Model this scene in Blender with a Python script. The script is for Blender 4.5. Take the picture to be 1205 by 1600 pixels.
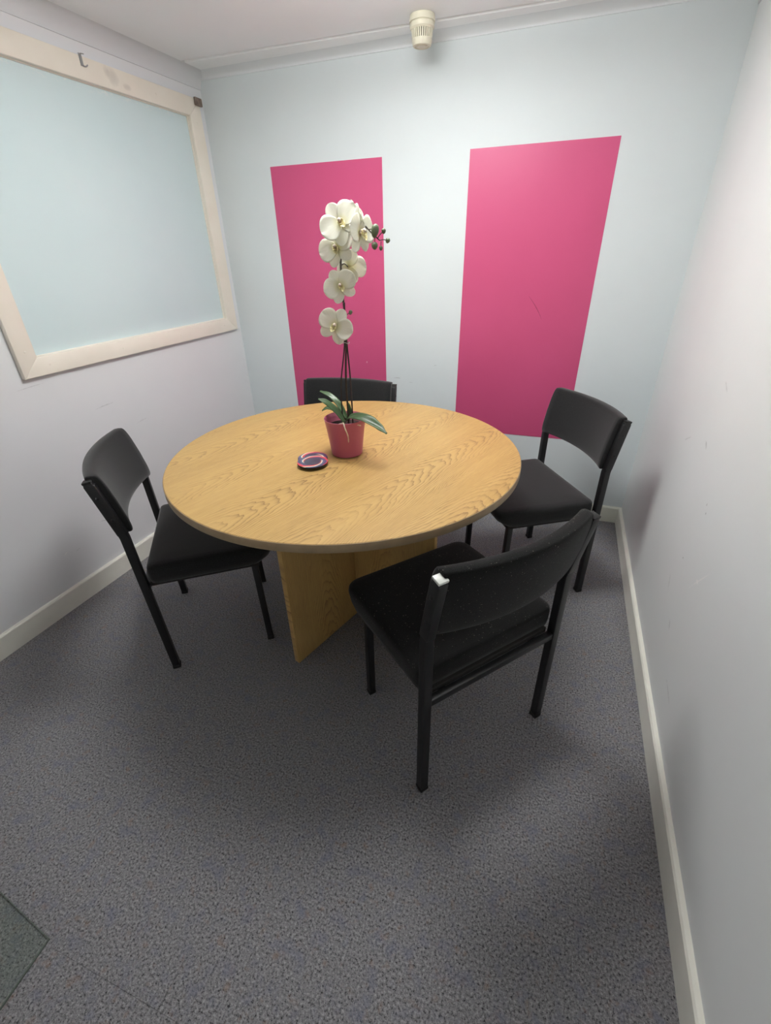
import bpy, bmesh, math, random
from mathutils import Vector, Matrix

random.seed(7)
for o in list(bpy.data.objects):
    bpy.data.objects.remove(o)
scene = bpy.context.scene
C = scene.collection

# ------------------------------------------------------------------ camera
cam_data = bpy.data.cameras.new('camera')
cam = bpy.data.objects.new('camera', cam_data)
C.objects.link(cam)
cam_data.sensor_fit = 'HORIZONTAL'
cam_data.sensor_width = 36.0
cam_data.lens = 36.0 * 710.747 / 1205.0
cam_data.clip_start = 0.02
R3 = Matrix(((0.942821, -0.148715, 0.298284), (0.332619, 0.477034, -0.813513), (-0.02131, 0.866212, 0.499223)))
cam.matrix_world = Matrix.Translation((0, 0, 1.35)) @ R3.to_4x4()
scene.camera = cam

# ------------------------------------------------------------------ world + exposure
world = bpy.data.worlds.new('world')
scene.world = world
world.use_nodes = True
world.node_tree.nodes['Background'].inputs[0].default_value = (0.6, 0.65, 0.7, 1)
world.node_tree.nodes['Background'].inputs[1].default_value = 0.1
vs = scene.view_settings
vs.view_transform = 'Standard'
vs.look = 'None'
vs.exposure = 0.0
vs.gamma = 1.0
vs.use_curve_mapping = False
LAMP_STRENGTH = 30.0
LAMP_POS = (-0.58, 1.42, 2.0955)

# ------------------------------------------------------------------ node helpers
class Mat:
    def __init__(self, name):
        self.m = bpy.data.materials.new(name)
        self.m.use_nodes = True
        self.t = self.m.node_tree
        self.b = self.t.nodes['Principled BSDF']
        self.out = self.t.nodes['Material Output']
    def n(self, typ, **kw):
        nd = self.t.nodes.new(typ)
        for k, v in kw.items():
            setattr(nd, k, v)
        return nd
    def link(self, a, b):
        self.t.links.new(a, b)
    def put(self, sock, v):
        if hasattr(v, 'links'):
            self.link(v, sock)
        else:
            sock.default_value = v
    def math(self, op, a, b=None, c=None, clamp=False):
        nd = self.n('ShaderNodeMath', operation=op, use_clamp=clamp)
        self.put(nd.inputs[0], a)
        if b is not None: self.put(nd.inputs[1], b)
        if c is not None: self.put(nd.inputs[2], c)
        return nd.outputs[0]
    def vmath(self, op, a, b=None):
        nd = self.n('ShaderNodeVectorMath', operation=op)
        self.put(nd.inputs[0], a)
        if b is not None: self.put(nd.inputs[1], b)
        return nd.outputs[0]
    def obj(self):
        return self.n('ShaderNodeTexCoord').outputs['Object']
    def pos(self):
        return self.n('ShaderNodeNewGeometry').outputs['Position']
    def mapping(self, v, rot=(0, 0, 0), scale=(1, 1, 1), loc=(0, 0, 0)):
        nd = self.n('ShaderNodeMapping')
        self.link(v, nd.inputs[0])
        nd.inputs[1].default_value = loc
        nd.inputs[2].default_value = rot
        nd.inputs[3].default_value = scale
        return nd.outputs[0]
    def noise(self, v, scale, detail=2.0, rough=0.5, dist=0.0):
        nd = self.n('ShaderNodeTexNoise')
        self.link(v, nd.inputs['Vector'])
        nd.inputs['Scale'].default_value = scale
        nd.inputs['Detail'].default_value = detail
        nd.inputs['Roughness'].default_value = rough
        nd.inputs['Distortion'].default_value = dist
        return nd.outputs[0]
    def ramp(self, f, stops, interp='LINEAR'):
        nd = self.n('ShaderNodeValToRGB')
        nd.color_ramp.interpolation = interp
        e = nd.color_ramp.elements
        while len(e) < len(stops): e.new(0.5)
        for k, (p, c) in enumerate(stops):
            e[k].position = p
            e[k].color = (c[0], c[1], c[2], 1) if hasattr(c, '__len__') else (c, c, c, 1)
        self.put(nd.inputs[0], f)
        return nd.outputs[0]
    def mix(self, f, a, b, mode='MIX'):
        nd = self.n('ShaderNodeMix', data_type='RGBA', blend_type=mode)
        self.put(nd.inputs[0], f)
        self.put(nd.inputs[6], a if hasattr(a, 'links') else (a[0], a[1], a[2], 1))
        self.put(nd.inputs[7], b if hasattr(b, 'links') else (b[0], b[1], b[2], 1))
        return nd.outputs[2]
    def bump(self, h, strength=0.3, dist=0.001):
        nd = self.n('ShaderNodeBump')
        nd.inputs['Strength'].default_value = strength
        nd.inputs['Distance'].default_value = dist
        self.link(h, nd.inputs['Height'])
        self.link(nd.outputs[0], self.b.inputs['Normal'])
    def base(self, c):
        self.put(self.b.inputs['Base Color'], c if hasattr(c, 'links') else (c[0], c[1], c[2], 1))
    def set(self, **kw):
        names = dict(rough='Roughness', metal='Metallic', spec='Specular IOR Level', sheen='Sheen Weight',
                     sheenr='Sheen Roughness', coat='Coat Weight', coatr='Coat Roughness', sss='Subsurface Weight')
        for k, v in kw.items():
            self.put(self.b.inputs[names[k]], v)
        return self

def simple(name, col, rough=0.5, var=0.06, scale=20.0, bump=0.0, bscale=300.0, **kw):
    """plain colour with a little mottling and fine relief"""
    M = Mat(name)
    co = M.obj()
    nz = M.noise(co, scale, 3)
    lo = [c * (1 - var) for c in col]; hi = [min(1, c * (1 + var)) for c in col]
    M.base(M.ramp(nz, [(0.3, lo), (0.7, hi)]))
    M.set(rough=rough, **kw)
    if bump:
        M.bump(M.noise(co, bscale, 2), bump, 0.001)
    return M.m

def wall_mat(name, col, marks=()):
    """painted plaster with roller texture; marks = (axis_a, axis_b, a, b, ra, rb, angle, colour, amount)"""
    M = Mat(name)
    p = M.pos()
    nz = M.noise(p, 3.0, 3)
    colr = M.ramp(nz, [(0.3, [c * 0.985 for c in col]), (0.7, [min(1, c * 1.01) for c in col])])
    sep = M.n('ShaderNodeSeparateXYZ'); M.link(p, sep.inputs[0])
    jag = M.noise(p, 90.0, 1) if marks else None
    for (ia, ib, a, b, ra, rb, ang, mc, amt) in marks:
        da = M.math('SUBTRACT', sep.outputs[ia], a); db = M.math('SUBTRACT', sep.outputs[ib], b)
        ca, sa = math.cos(ang), math.sin(ang)
        u = M.math('ADD', M.math('MULTIPLY', da, ca / ra), M.math('MULTIPLY', db, sa / ra))
        v = M.math('ADD', M.math('MULTIPLY', da, -sa / rb), M.math('MULTIPLY', db, ca / rb))
        bend = M.math('MULTIPLY', M.math('MULTIPLY', u, u), 0.6)
        v = M.math('ADD', v, bend)
        r = M.math('ADD', M.math('MULTIPLY', u, u), M.math('MULTIPLY', v, v))
        r = M.math('ADD', r, M.math('MULTIPLY', M.math('SUBTRACT', jag, 0.5), 1.6))
        f = M.math('MULTIPLY', M.math('SUBTRACT', 1.0, r, clamp=True), amt)
        colr = M.mix(f, colr, mc)
    M.base(colr)
    M.set(rough=0.62, spec=0.3)
    return M.m

WALL = (0.80, 0.82, 0.82)
DARKM = (0.30, 0.30, 0.30); LITE = (0.9, 0.9, 0.88)
m_wall_back = wall_mat('paint_wall_back', (0.745, 0.805, 0.82), [
    (0, 2, -0.82, 0.72, 0.02, 0.0025, 0.0, DARKM, 0.5), (0, 2, -0.74, 0.70, 0.012, 0.002, 0.0, DARKM, 0.3),
    (0, 2, -0.60, 0.80, 0.01, 0.002, 0.2, DARKM, 0.3)])
m_wall_left = wall_mat('paint_wall_left', (0.775, 0.79, 0.805), [
    (1, 2, 1.05, 0.25, 0.012, 0.004, 0.4, LITE, 0.9), (1, 2, 1.10, 0.235, 0.014, 0.003, 0.3, DARKM, 0.35),
    (1, 2, 1.27, 0.29, 0.03, 0.003, -0.4, DARKM, 0.45), (1, 2, 1.30, 0.42, 0.03, 0.003, -0.2, DARKM, 0.2),
    (1, 2, 1.45, 0.78, 0.05, 0.003, 0.05, DARKM, 0.3), (1, 2, 1.18, 0.93, 0.06, 0.002, 0.05, DARKM, 0.3),
    (1, 2, 1.62, 0.66, 0.04, 0.003, 0.1, DARKM, 0.2)])
m_wall_right = wall_mat('paint_wall_right', (0.79, 0.82, 0.815), [
    (1, 2, 1.33, 0.72, 0.006, 0.005, 0.0, DARKM, 0.6), (1, 2, 1.315, 0.70, 0.005, 0.004, 0.0, DARKM, 0.6),
    (1, 2, 1.50, 0.83, 0.02, 0.006, 0.6, DARKM, 0.35), (1, 2, 1.36, 0.52, 0.004, 0.004, 0.0, DARKM, 0.9),
    (1, 2, 1.19, 0.56, 0.09, 0.003, -0.9, LITE, 0.7), (1, 2, 1.20, 0.55, 0.012, 0.007, 0.0, LITE, 0.9),
    (1, 2, 1.40, 0.40, 0.03, 0.003, 1.0, DARKM, 0.4), (1, 2, 1.27, 0.33, 0.02, 0.006, 0.7, DARKM, 0.3),
    (1, 2, 1.10, 0.22, 0.05, 0.003, 0.2, DARKM, 0.35), (1, 2, 1.70, 0.78, 0.04, 0.003, -0.5, DARKM, 0.3),
    (1, 2, 1.5, 1.0, 0.03, 0.004, 0.5, DARKM, 0.25)])
m_wall_front = wall_mat('paint_wall_front', WALL)
m_ceiling = wall_mat('paint_ceiling', (0.91, 0.935, 0.945))
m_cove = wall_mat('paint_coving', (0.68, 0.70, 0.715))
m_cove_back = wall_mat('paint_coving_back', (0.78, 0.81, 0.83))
m_cream = simple('cream_gloss_paint', (0.78, 0.745, 0.63), 0.38, 0.03, 9.0, 0.05, 120.0)
m_skirt = simple('cream_skirting_paint', (0.84, 0.84, 0.755), 0.36, 0.04, 9.0, 0.05, 120.0)

def frame_material():
    M = Mat('cream_window_frame_paint')
    p = M.pos()
    sep = M.n('ShaderNodeSeparateXYZ'); M.link(p, sep.inputs[0])
    nz = M.noise(p, 60.0, 3)
    c = M.ramp(M.noise(p, 8.0, 2), [(0.3, (0.83, 0.78, 0.68)), (0.7, (0.87, 0.825, 0.725))])
    for (y, z, ry, rz, amt) in [(1.925, 1.966, 0.030, 0.032, 0.36), (1.99, 1.948, 0.022, 0.012, 0.34), (1.90, 1.975, 0.016, 0.022, 0.3)]:
        a = M.math('DIVIDE', M.math('SUBTRACT', sep.outputs[1], y), ry)
        b = M.math('DIVIDE', M.math('SUBTRACT', sep.outputs[2], z), rz)
        r = M.math('ADD', M.math('MULTIPLY', a, a), M.math('MULTIPLY', b, b))
        r = M.math('ADD', r, M.math('MULTIPLY', nz, 0.9))
        f = M.math('MULTIPLY', M.math('MULTIPLY', M.math('SUBTRACT', 1.5, r, clamp=True), 1.0), amt)
        c = M.mix(f, c, (0.45, 0.42, 0.36))
    M.base(c)
    M.set(rough=0.4)
    M.bump(M.noise(p, 120.0, 2), 0.05, 0.001)
    return M.m
m_frame = frame_material()

def glass_material():
    """frosted film on glass, with torn strips of film along the top edge"""
    M = Mat('frosted_glass_film')
    p = M.pos()
    sep = M.n('ShaderNodeSeparateXYZ'); M.link(p, sep.inputs[0])
    c = M.ramp(M.noise(p, 2.5, 2), [(0.3, (0.60, 0.735, 0.755)), (0.7, (0.63, 0.76, 0.775))])
    edge = M.math('MULTIPLY', M.math('SUBTRACT', sep.outputs[2], 1.895), 45.0, clamp=True)
    torn = M.math('GREATER_THAN', M.noise(M.mapping(p, scale=(1, 22, 60)), 1.6, 4, 0.7), 0.56)
    c = M.mix(M.math('MULTIPLY', M.math('MULTIPLY', edge, torn), 0.5), c, (0.78, 0.82, 0.80))
    M.base(c)
    M.set(rough=0.42, spec=0.45)
    return M.m
m_glass = glass_material()

def carpet_material():
    M = Mat('speckled_blue_grey_carpet')
    p = M.pos()
    big = M.noise(p, 185.0, 2.5, 0.6)
    fine = M.noise(p, 460.0, 2, 0.6)
    h = M.math('ADD', M.math('MULTIPLY', big, 0.65), M.math('MULTIPLY', fine, 0.35))
    c = M.ramp(h, [(0.37, (0.030, 0.030, 0.033)), (0.44, (0.165, 0.164, 0.172)), (0.55, (0.262, 0.260, 0.270)), (0.66, (0.40, 0.395, 0.405))])
    tint = M.noise(p, 38.0, 2)
    c = M.mix(M.math('MULTIPLY', M.math('SUBTRACT', tint, 0.60, clamp=True), 2.6), c, (0.26, 0.16, 0.11))
    tint2 = M.noise(M.mapping(p, loc=(5, 3, 1)), 26.0, 2)
    c = M.mix(M.math('MULTIPLY', M.math('SUBTRACT', tint2, 0.52, clamp=True), 2.2), c, (0.15, 0.16, 0.23))
    M.base(c)
    M.set(rough=0.95, spec=0.1, sheen=0.15)
    M.bump(h, 0.9, 0.004)
    return M.m
m_carpet = carpet_material()
m_under = simple('dark_floor_underlay', (0.012, 0.012, 0.014), 0.95)

def pink_material():
    M = Mat('magenta_wall_paint')
    p = M.pos()
    c = M.ramp(M.noise(p, 3.0, 3), [(0.3, (0.585, 0.082, 0.205)), (0.7, (0.605, 0.088, 0.218))])
    sep = M.n('ShaderNodeSeparateXYZ'); M.link(p, sep.inputs[0])
    jag = M.noise(p, 90.0, 3)
    for (a, b, ra, rb, ang, mc, amt) in [(-0.115, 1.095, 0.07, 0.0022, -0.95, (0.22, 0.015, 0.06), 0.8), (-1.0, 0.80, 0.004, 0.004, 0, (0.9, 0.8, 0.8), 0.9),
                                         (-1.13, 0.795, 0.012, 0.002, 0.2, (0.7, 0.3, 0.4), 0.6)]:
        da = M.math('SUBTRACT', sep.outputs[0], a); db = M.math('SUBTRACT', sep.outputs[2], b)
        ca, sa = math.cos(ang), math.sin(ang)
        u = M.math('ADD', M.math('MULTIPLY', da, ca / ra), M.math('MULTIPLY', db, sa / ra))
        v = M.math('ADD', M.math('MULTIPLY', da, -sa / rb), M.math('MULTIPLY', db, ca / rb))
        v = M.math('ADD', v, M.math('MULTIPLY', M.math('MULTIPLY', u, u), 2.5))
        r = M.math('ADD', M.math('ADD', M.math('MULTIPLY', u, u), M.math('MULTIPLY', v, v)), M.math('MULTIPLY', M.math('SUBTRACT', jag, 0.5), 1.2))
        c = M.mix(M.math('MULTIPLY', M.math('SUBTRACT', 1.0, r, clamp=True), amt), c, mc)
    M.base(c)
    M.set(rough=0.42, spec=0.45)
    M.bump(M.noise(p, 260.0, 2), 0.06, 0.001)
    return M.m
m_pink = pink_material()

def oak_material(name, rot, dark=1.0, spacing=0.24, vshift=0.16, arch=1.0, upright=False):
    """laminate oak: cathedral arches running along local u, rows `spacing` apart"""
    M = Mat(name)
    q = M.obj()
    if upright:
        s0 = M.n('ShaderNodeSeparateXYZ'); M.link(q, s0.inputs[0])
        cb = M.n('ShaderNodeCombineXYZ')
        M.link(s0.outputs[2], cb.inputs[0]); M.link(s0.outputs[0], cb.inputs[1]); M.link(s0.outputs[1], cb.inputs[2])
        q = cb.outputs[0]
    else:
        q = M.mapping(q, rot=rot)
    sep = M.n('ShaderNodeSeparateXYZ'); M.link(q, sep.inputs[0])
    u, v = sep.outputs[0], sep.outputs[1]
    wob = M.math('MULTIPLY', M.math('SUBTRACT', M.noise(M.mapping(q, scale=(2.2, 5.0, 1)), 1.0, 3, 0.55), 0.5), 0.085)
    vv = M.math('ADD', M.math('SUBTRACT', v, vshift), wob)
    k = M.math('ROUND', M.math('DIVIDE', vv, spacing))
    dv = M.math('SUBTRACT', vv, M.math('MULTIPLY', k, spacing))
    g = M.math('MULTIPLY', M.math('MULTIPLY', dv, dv), 950.0 * arch)
    ush = M.math('ADD', u, M.math('MULTIPLY', k, 0.37))
    g = M.math('ADD', g, M.math('MULTIPLY', ush, 19.0))
    n2 = M.noise(M.mapping(q, scale=(4.0, 20.0, 1)), 1.0, 3, 0.65)
    g = M.math('ADD', g, M.math('MULTIPLY', n2, 3.2))
    fr = M.math('FRACT', g)
    line = M.math('POWER', fr, 4.5)
    pores = M.noise(M.mapping(q, scale=(26.0, 700.0, 1)), 1.0, 2, 0.6)
    pmask = M.math('MULTIPLY', M.math('SUBTRACT', pores, 0.42, clamp=True), 4.0, clamp=True)
    strength = M.math('MULTIPLY', M.math('SUBTRACT', M.noise(M.mapping(q, scale=(2.5, 7.0, 1), loc=(3, 1, 0)), 1.0, 2), 0.30, clamp=True), 3.2, clamp=True)
    lf = M.math('MULTIPLY', M.math('MULTIPLY', line, M.math('ADD', M.math('MULTIPLY', pmask, 0.5), 0.6)), M.math('MULTIPLY', strength, 1.1))
    A = [x * dark for x in (0.530, 0.345, 0.122)]
    B = [x * dark for x in (0.475, 0.300, 0.100)]
    D = [x * dark for x in (0.165, 0.082, 0.026)]
    c = M.ramp(M.noise(M.mapping(q, scale=(4.0, 60.0, 1)), 1.0, 3), [(0.3, B), (0.7, A)])
    c = M.mix(M.math('MULTIPLY', pmask, 0.17), c, D)
    c = M.mix(lf, c, D)
    M.base(c)
    M.set(rough=0.42, spec=0.42)
    M.bump(M.math('SUBTRACT', 1.0, M.math('ADD', M.math('MULTIPLY', pmask, 0.5), lf)), 0.12, 0.0006)
    return M.m
GA = math.radians(71.5)
m_oak_top = oak_material('oak_laminate_top', (0, 0, -GA))
m_oak_base = oak_material('oak_laminate_base', (0, 0, 0), 1.12, 0.36, 0.17, 0.8, True)
m_edge = simple('oak_edge_band', (0.33, 0.24, 0.14), 0.45, 0.1, 30.0)

def fabric(name, col, spot, sheen=0.28):
    M = Mat(name)
    co = M.obj()
    weave = M.noise(co, 520.0, 2, 0.6)
    c = M.ramp(weave, [(0.35, [x * 0.7 for x in col]), (0.7, [x * 1.9 for x in col])])
    lint = M.math('GREATER_THAN', M.noise(co, 210.0, 1.0, 0.4), 0.735)
    c = M.mix(M.math('MULTIPLY', lint, spot), c, (0.28, 0.26, 0.23))
    M.base(c)
    M.set(rough=0.95, spec=0.12, sheen=sheen, sheenr=0.5)
    M.bump(weave, 0.5, 0.0012)
    return M.m
m_fabric = fabric('black_wool_fabric', (0.0125, 0.0128, 0.0132), 0.05)
m_fabric_lint_shaded = fabric('black_wool_fabric_lint_shaded', (0.0060, 0.0061, 0.0061), 0.4, 0.13)  # same wool plus lint; shade on the near chair put into darker colour and sheen
m_blackmetal = simple('black_painted_steel', (0.0075, 0.0075, 0.0085), 0.42, 0.15, 40.0, 0.05, 200.0)
m_plastic = simple('black_plastic', (0.006, 0.006, 0.006), 0.5, 0.1)
m_board = simple('dark_seat_board', (0.02, 0.018, 0.016), 0.8, 0.2)
m_brightcap = simple('metal_cap_bright_reflection', (0.72, 0.74, 0.70), 0.35, 0.03)  # metal cap, its bright reflection put into the pale colour

# ------------------------------------------------------------------ mesh helpers
def mk(name, V, F, mat, parent=None, smooth=False, auto=None, loc=None):
    me = bpy.data.meshes.new(name)
    me.from_pydata([tuple(v) for v in V], [], F)
    bm = bmesh.new(); bm.from_mesh(me)
    bmesh.ops.recalc_face_normals(bm, faces=bm.faces)
    bm.to_mesh(me); bm.free()
    me.materials.append(mat)
    if smooth:
        for p in me.polygons: p.use_smooth = True
        if auto is not None:
            me.set_sharp_from_angle(angle=math.radians(auto))
    o = bpy.data.objects.new(name, me)
    C.objects.link(o)
    if parent: o.parent = parent
    if loc: o.location = loc
    return o

def hexa(P, name, mat, parent=None, bev=0.0, loc=None, seg=2):
    """P = 8 corners: bottom ring 4, top ring 4"""
    F = [(0, 3, 2, 1), (4, 5, 6, 7), (0, 1, 5, 4), (1, 2, 6, 5), (2, 3, 7, 6), (3, 0, 4, 7)]
    o = mk(name, P, F, mat, parent, loc=loc)
    if bev:
        bm = bmesh.new(); bm.from_mesh(o.data)
        bmesh.ops.bevel(bm, geom=list(bm.edges), offset=bev, segments=seg, profile=0.5, affect='EDGES')
        bm.to_mesh(o.data); bm.free()
        for p in o.data.polygons: p.use_smooth = True
        o.data.set_sharp_from_angle(angle=math.radians(50))
    return o

def box(name, x0, x1, y0, y1, z0, z1, mat, parent=None, bev=0.0, loc=None):
    P = [(x0, y0, z0), (x1, y0, z0), (x1, y1, z0), (x0, y1, z0), (x0, y0, z1), (x1, y0, z1), (x1, y1, z1), (x0, y1, z1)]
    return hexa(P, name, mat, parent, bev, loc)

def lathe(name, prof, mat, parent=None, seg=48, loc=None, auto=40, cap=True):
    V = []; F = []
    for (r, z) in prof:
        for i in range(seg):
            a = 2 * math.pi * i / seg
            V.append((r * math.cos(a), r * math.sin(a), z))
    for k in range(len(prof) - 1):
        for i in range(seg):
            j = (i + 1) % seg
            F.append((k * seg + i, k * seg + j, (k + 1) * seg + j, (k + 1) * seg + i))
    if cap:
        F.append(tuple(range(seg - 1, -1, -1)))
        n = (len(prof) - 1) * seg
        F.append(tuple(range(n, n + seg)))
    return mk(name, V, F, mat, parent, True, auto, loc)

def tube_data(pts, rad, seg=8, square=False, ref=None):
    pts = [Vector(p) for p in pts]
    rads = rad if hasattr(rad, '__len__') else [rad] * len(pts)
    V = []; F = []
    T = []
    for i in range(len(pts)):
        a = pts[max(i - 1, 0)]; b = pts[min(i + 1, len(pts) - 1)]
        T.append((b - a).normalized())
    ref = Vector(ref) if ref else (Vector((1, 0, 0)) if abs(T[0].x) < 0.9 else Vector((0, 1, 0)))
    n = (ref - ref.dot(T[0]) * T[0]).normalized()
    if square: seg = 4
    for i, p in enumerate(pts):
        n = (n - n.dot(T[i]) * T[i]).normalized()
        b = T[i].cross(n)
        for s in range(seg):
            a = 2 * math.pi * (s + (0.5 if square else 0)) / seg
            rr = rads[i] * (math.sqrt(2) if square else 1)
            V.append(p + rr * (math.cos(a) * n + math.sin(a) * b))
    for i in range(len(pts) - 1):
        for s in range(seg):
            t = (s + 1) % seg
            F.append((i * seg + s, i * seg + t, (i + 1) * seg + t, (i + 1) * seg + s))
    F.append(tuple(range(seg - 1, -1, -1)))
    n0 = (len(pts) - 1) * seg
    F.append(tuple(range(n0, n0 + seg)))
    return V, F

def tube(name, pts, rad, mat, parent=None, seg=8, square=False, bev=0.0, ref=None, loc=None):
    V, F = tube_data(pts, rad, seg, square, ref)
    o = mk(name, V, F, mat, parent, not square, 50 if not square else None, loc)
    if bev:
        bm = bmesh.new(); bm.from_mesh(o.data)
        ed = [e for e in bm.edges if e.is_manifold and e.calc_face_angle(0) > 0.6]
        bmesh.ops.bevel(bm, geom=ed, offset=bev, segments=2, profile=0.5, affect='EDGES')
        bm.to_mesh(o.data); bm.free()
        for p in o.data.polygons: p.use_smooth = True
        o.data.set_sharp_from_angle(angle=math.radians(50))
    return o

def smooth_path(pts, n=6):
    """Catmull-Rom through points"""
    P = [Vector(p) for p in pts]
    P = [P[0] * 2 - P[1]] + P + [P[-1] * 2 - P[-2]]
    out = []
    for i in range(1, len(P) - 2):
        for k in range(n):
            t = k / n
            a, b, c, d = P[i - 1], P[i], P[i + 1], P[i + 2]
            out.append(0.5 * ((2 * b) + (c - a) * t + (2 * a - 5 * b + 4 * c - d) * t * t + (3 * b - a - 3 * c + d) * t ** 3))
    out.append(P[-2])
    return out

def empty(name, loc=(0, 0, 0), rz=0.0):
    o = bpy.data.objects.new(name, None)
    o.empty_display_size = 0.1
    C.objects.link(o)
    o.location = loc
    o.rotation_euler = (0, 0, rz)
    return o

def tag(o, label, cat, group=None, kind=None):
    o['label'] = label
    o['category'] = cat
    if group: o['group'] = group
    if kind: o['kind'] = kind
    return o

def struct(o, label, cat):
    return tag(o, label, cat, kind='structure')

# ------------------------------------------------------------------ room shell
YB = 2.4826; YF = -0.60; XL = -1.8162; XR = 0.4751; LANG = -0.0249; RANG = -0.0125
ZC = 2.0955; WT = 0.10
def lx(y): return XL + LANG * (YB - y)
def rx(y): return XR + RANG * (YB - y)

# floor: slab with carpet tiles 0.5 m square
floor = box('floor', -2.05, 0.62, YF - 0.12, YB + 0.12, -0.12, -0.006, m_under)
struct(floor, 'floor covered with speckled blue grey carpet tiles', 'floor')
GAP = 0.00025
xs = [-2.0, -1.571, -1.071, -0.571, -0.071, 0.429, 0.58]
ys = [YF - 0.1, -0.384, 0.116, 0.616, 1.116, 1.616, 2.116, YB + 0.1]
for i in range(len(xs) - 1):
    for j in range(len(ys) - 1):
        cx = (xs[i] + xs[i + 1]) / 2; cy = (ys[j] + ys[j + 1]) / 2
        hx = (xs[i + 1] - xs[i]) / 2 - GAP; hy = (ys[j + 1] - ys[j]) / 2 - GAP
        box('carpet_tile', -hx, hx, -hy, hy, -0.006, 0.0, m_carpet, floor, loc=(cx, cy, 0))

# back, front and right walls
o = hexa([(lx(YB) - 0.12, YB, -0.006), (XR + 0.12, YB, -0.006), (XR + 0.12, YB + WT, -0.006), (lx(YB) - 0.12, YB + WT, -0.006),
          (lx(YB) - 0.12, YB, ZC + 0.05), (XR + 0.12, YB, ZC + 0.05), (XR + 0.12, YB + WT, ZC + 0.05), (lx(YB) - 0.12, YB + WT, ZC + 0.05)], 'wall_back', m_wall_back)
struct(o, 'pale blue painted back wall with two magenta rectangles', 'wall')
o = hexa([(rx(YF), YF, -0.006), (rx(YF) + WT, YF, -0.006), (rx(YB) + WT, YB, -0.006), (rx(YB), YB, -0.006),
          (rx(YF), YF, ZC + 0.05), (rx(YF) + WT, YF, ZC + 0.05), (rx(YB) + WT, YB, ZC + 0.05), (rx(YB), YB, ZC + 0.05)], 'wall_right', m_wall_right)
struct(o, 'bare pale grey wall on the right with scuffs', 'wall')
o = box('wall_front', lx(YF) - 0.12, rx(YF) + 0.12, YF - WT, YF, -0.006, ZC + 0.05, m_wall_front)
struct(o, 'plain pale wall behind the camera', 'wall')

# left wall with a glazed opening
WY0, WY1, WZ0, WZ1 = 1.1583, 2.4307, 0.9612, 1.9959      # frame outside
GY0, GY1, GZ0, GZ1 = 1.2300, 2.3490, 1.0290, 1.9240      # glass in view
HY0, HY1, HZ0, HZ1 = GY0 - 0.012, GY1 + 0.012, GZ0 - 0.012, GZ1 + 0.012
def LW(off, y, z): return (lx(y) + off, y, z)
V = []; F = []
def addhex(a, b, z0, z1):
    n = len(V)
    V.extend([LW(-WT, a, z0), LW(0, a, z0), LW(0, b, z0), LW(-WT, b, z0), LW(-WT, a, z1), LW(0, a, z1), LW(0, b, z1), LW(-WT, b, z1)])
    F.extend([tuple(n + k for k in f) for f in [(0, 3, 2, 1), (4, 5, 6, 7), (0, 1, 5, 4), (1, 2, 6, 5), (2, 3, 7, 6), (3, 0, 4, 7)]])
addhex(YF, YB, -0.006, HZ0); addhex(YF, YB, HZ1, ZC + 0.05); addhex(YF, HY0, HZ0, HZ1); addhex(HY1, YB, HZ0, HZ1)
o = mk('wall_left', V, F, m_wall_left)
struct(o, 'pale lilac grey wall on the left holding the frosted window', 'wall')

V = []; F = []
# flat plaster with a shallow groove running along it in front of the back wall
def ceil_line(d): return [(-2.05, 2.284 + d), (0.62, 2.368 + d)]
bands = [([(-2.05, YF - 0.12), (0.62, YF - 0.12)], ceil_line(0.0), ZC, ZC), (ceil_line(0.0), ceil_line(0.012), ZC + 0.012, ZC + 0.012),
         (ceil_line(0.012), ceil_line(0.028), ZC + 0.012, ZC), (ceil_line(0.028), [(-2.05, YB + 0.12), (0.62, YB + 0.12)], ZC, ZC)]
for (a, b, za, zb) in bands:
    n = len(V)
    V += [(*a[0], za), (*a[1], za), (*b[1], zb), (*b[0], zb)] + [(*a[0], ZC + 0.12), (*a[1], ZC + 0.12), (*b[1], ZC + 0.12), (*b[0], ZC + 0.12)]
    F += [tuple(n + k for k in f) for f in [(0, 3, 2, 1), (4, 5, 6, 7), (0, 1, 5, 4), (1, 2, 6, 5), (2, 3, 7, 6), (3, 0, 4, 7)]]
ceil = mk('ceiling', V, F, m_ceiling)
struct(ceil, 'plain white painted ceiling', 'ceiling')

def sweep(name, prof, path_a, path_b, mat, label, parent=None):
    """profile points given as functions (d, z): d = distance from wall; path_x(d) -> xy"""
    n = len(prof)
    V = [(*path_a(dd), z) for dd, z in prof] + [(*path_b(dd), z) for dd, z in prof]
    F = [(i, (i + 1) % n, n + (i + 1) % n, n + i) for i in range(n)] + [tuple(range(n)), tuple(range(2 * n - 1, n - 1, -1))]
    o = mk(name, V, F, mat, parent, True, 35)
    struct(o, label, 'trim')
    return o

# coving
def cove(z0, z1, w, lip=0.004, n=12):
    pr = [(0, z0), (lip, z0), (lip, z0 + 0.003)]
    for k in range(1, n + 1):
        a = math.pi / 2 * k / n
        pr.append((w - (w - lip) * math.cos(a), z0 + 0.003 + (z1 - z0 - 0.0032) * math.sin(a) ** 1.0))
    pr += [(w, z1 + 0.008), (0, z1 + 0.008)]
    return pr
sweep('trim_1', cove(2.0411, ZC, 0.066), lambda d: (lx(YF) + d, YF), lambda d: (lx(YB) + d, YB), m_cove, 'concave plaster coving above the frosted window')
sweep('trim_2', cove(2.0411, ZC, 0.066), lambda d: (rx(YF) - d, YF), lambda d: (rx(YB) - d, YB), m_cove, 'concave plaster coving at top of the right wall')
sweep('trim_3', cove(2.0744, ZC, 0.062), lambda d: (lx(YB), YB - d), lambda d: (XR, YB - d), m_cove_back, 'shallow concave coving at top of the back wall')

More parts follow.
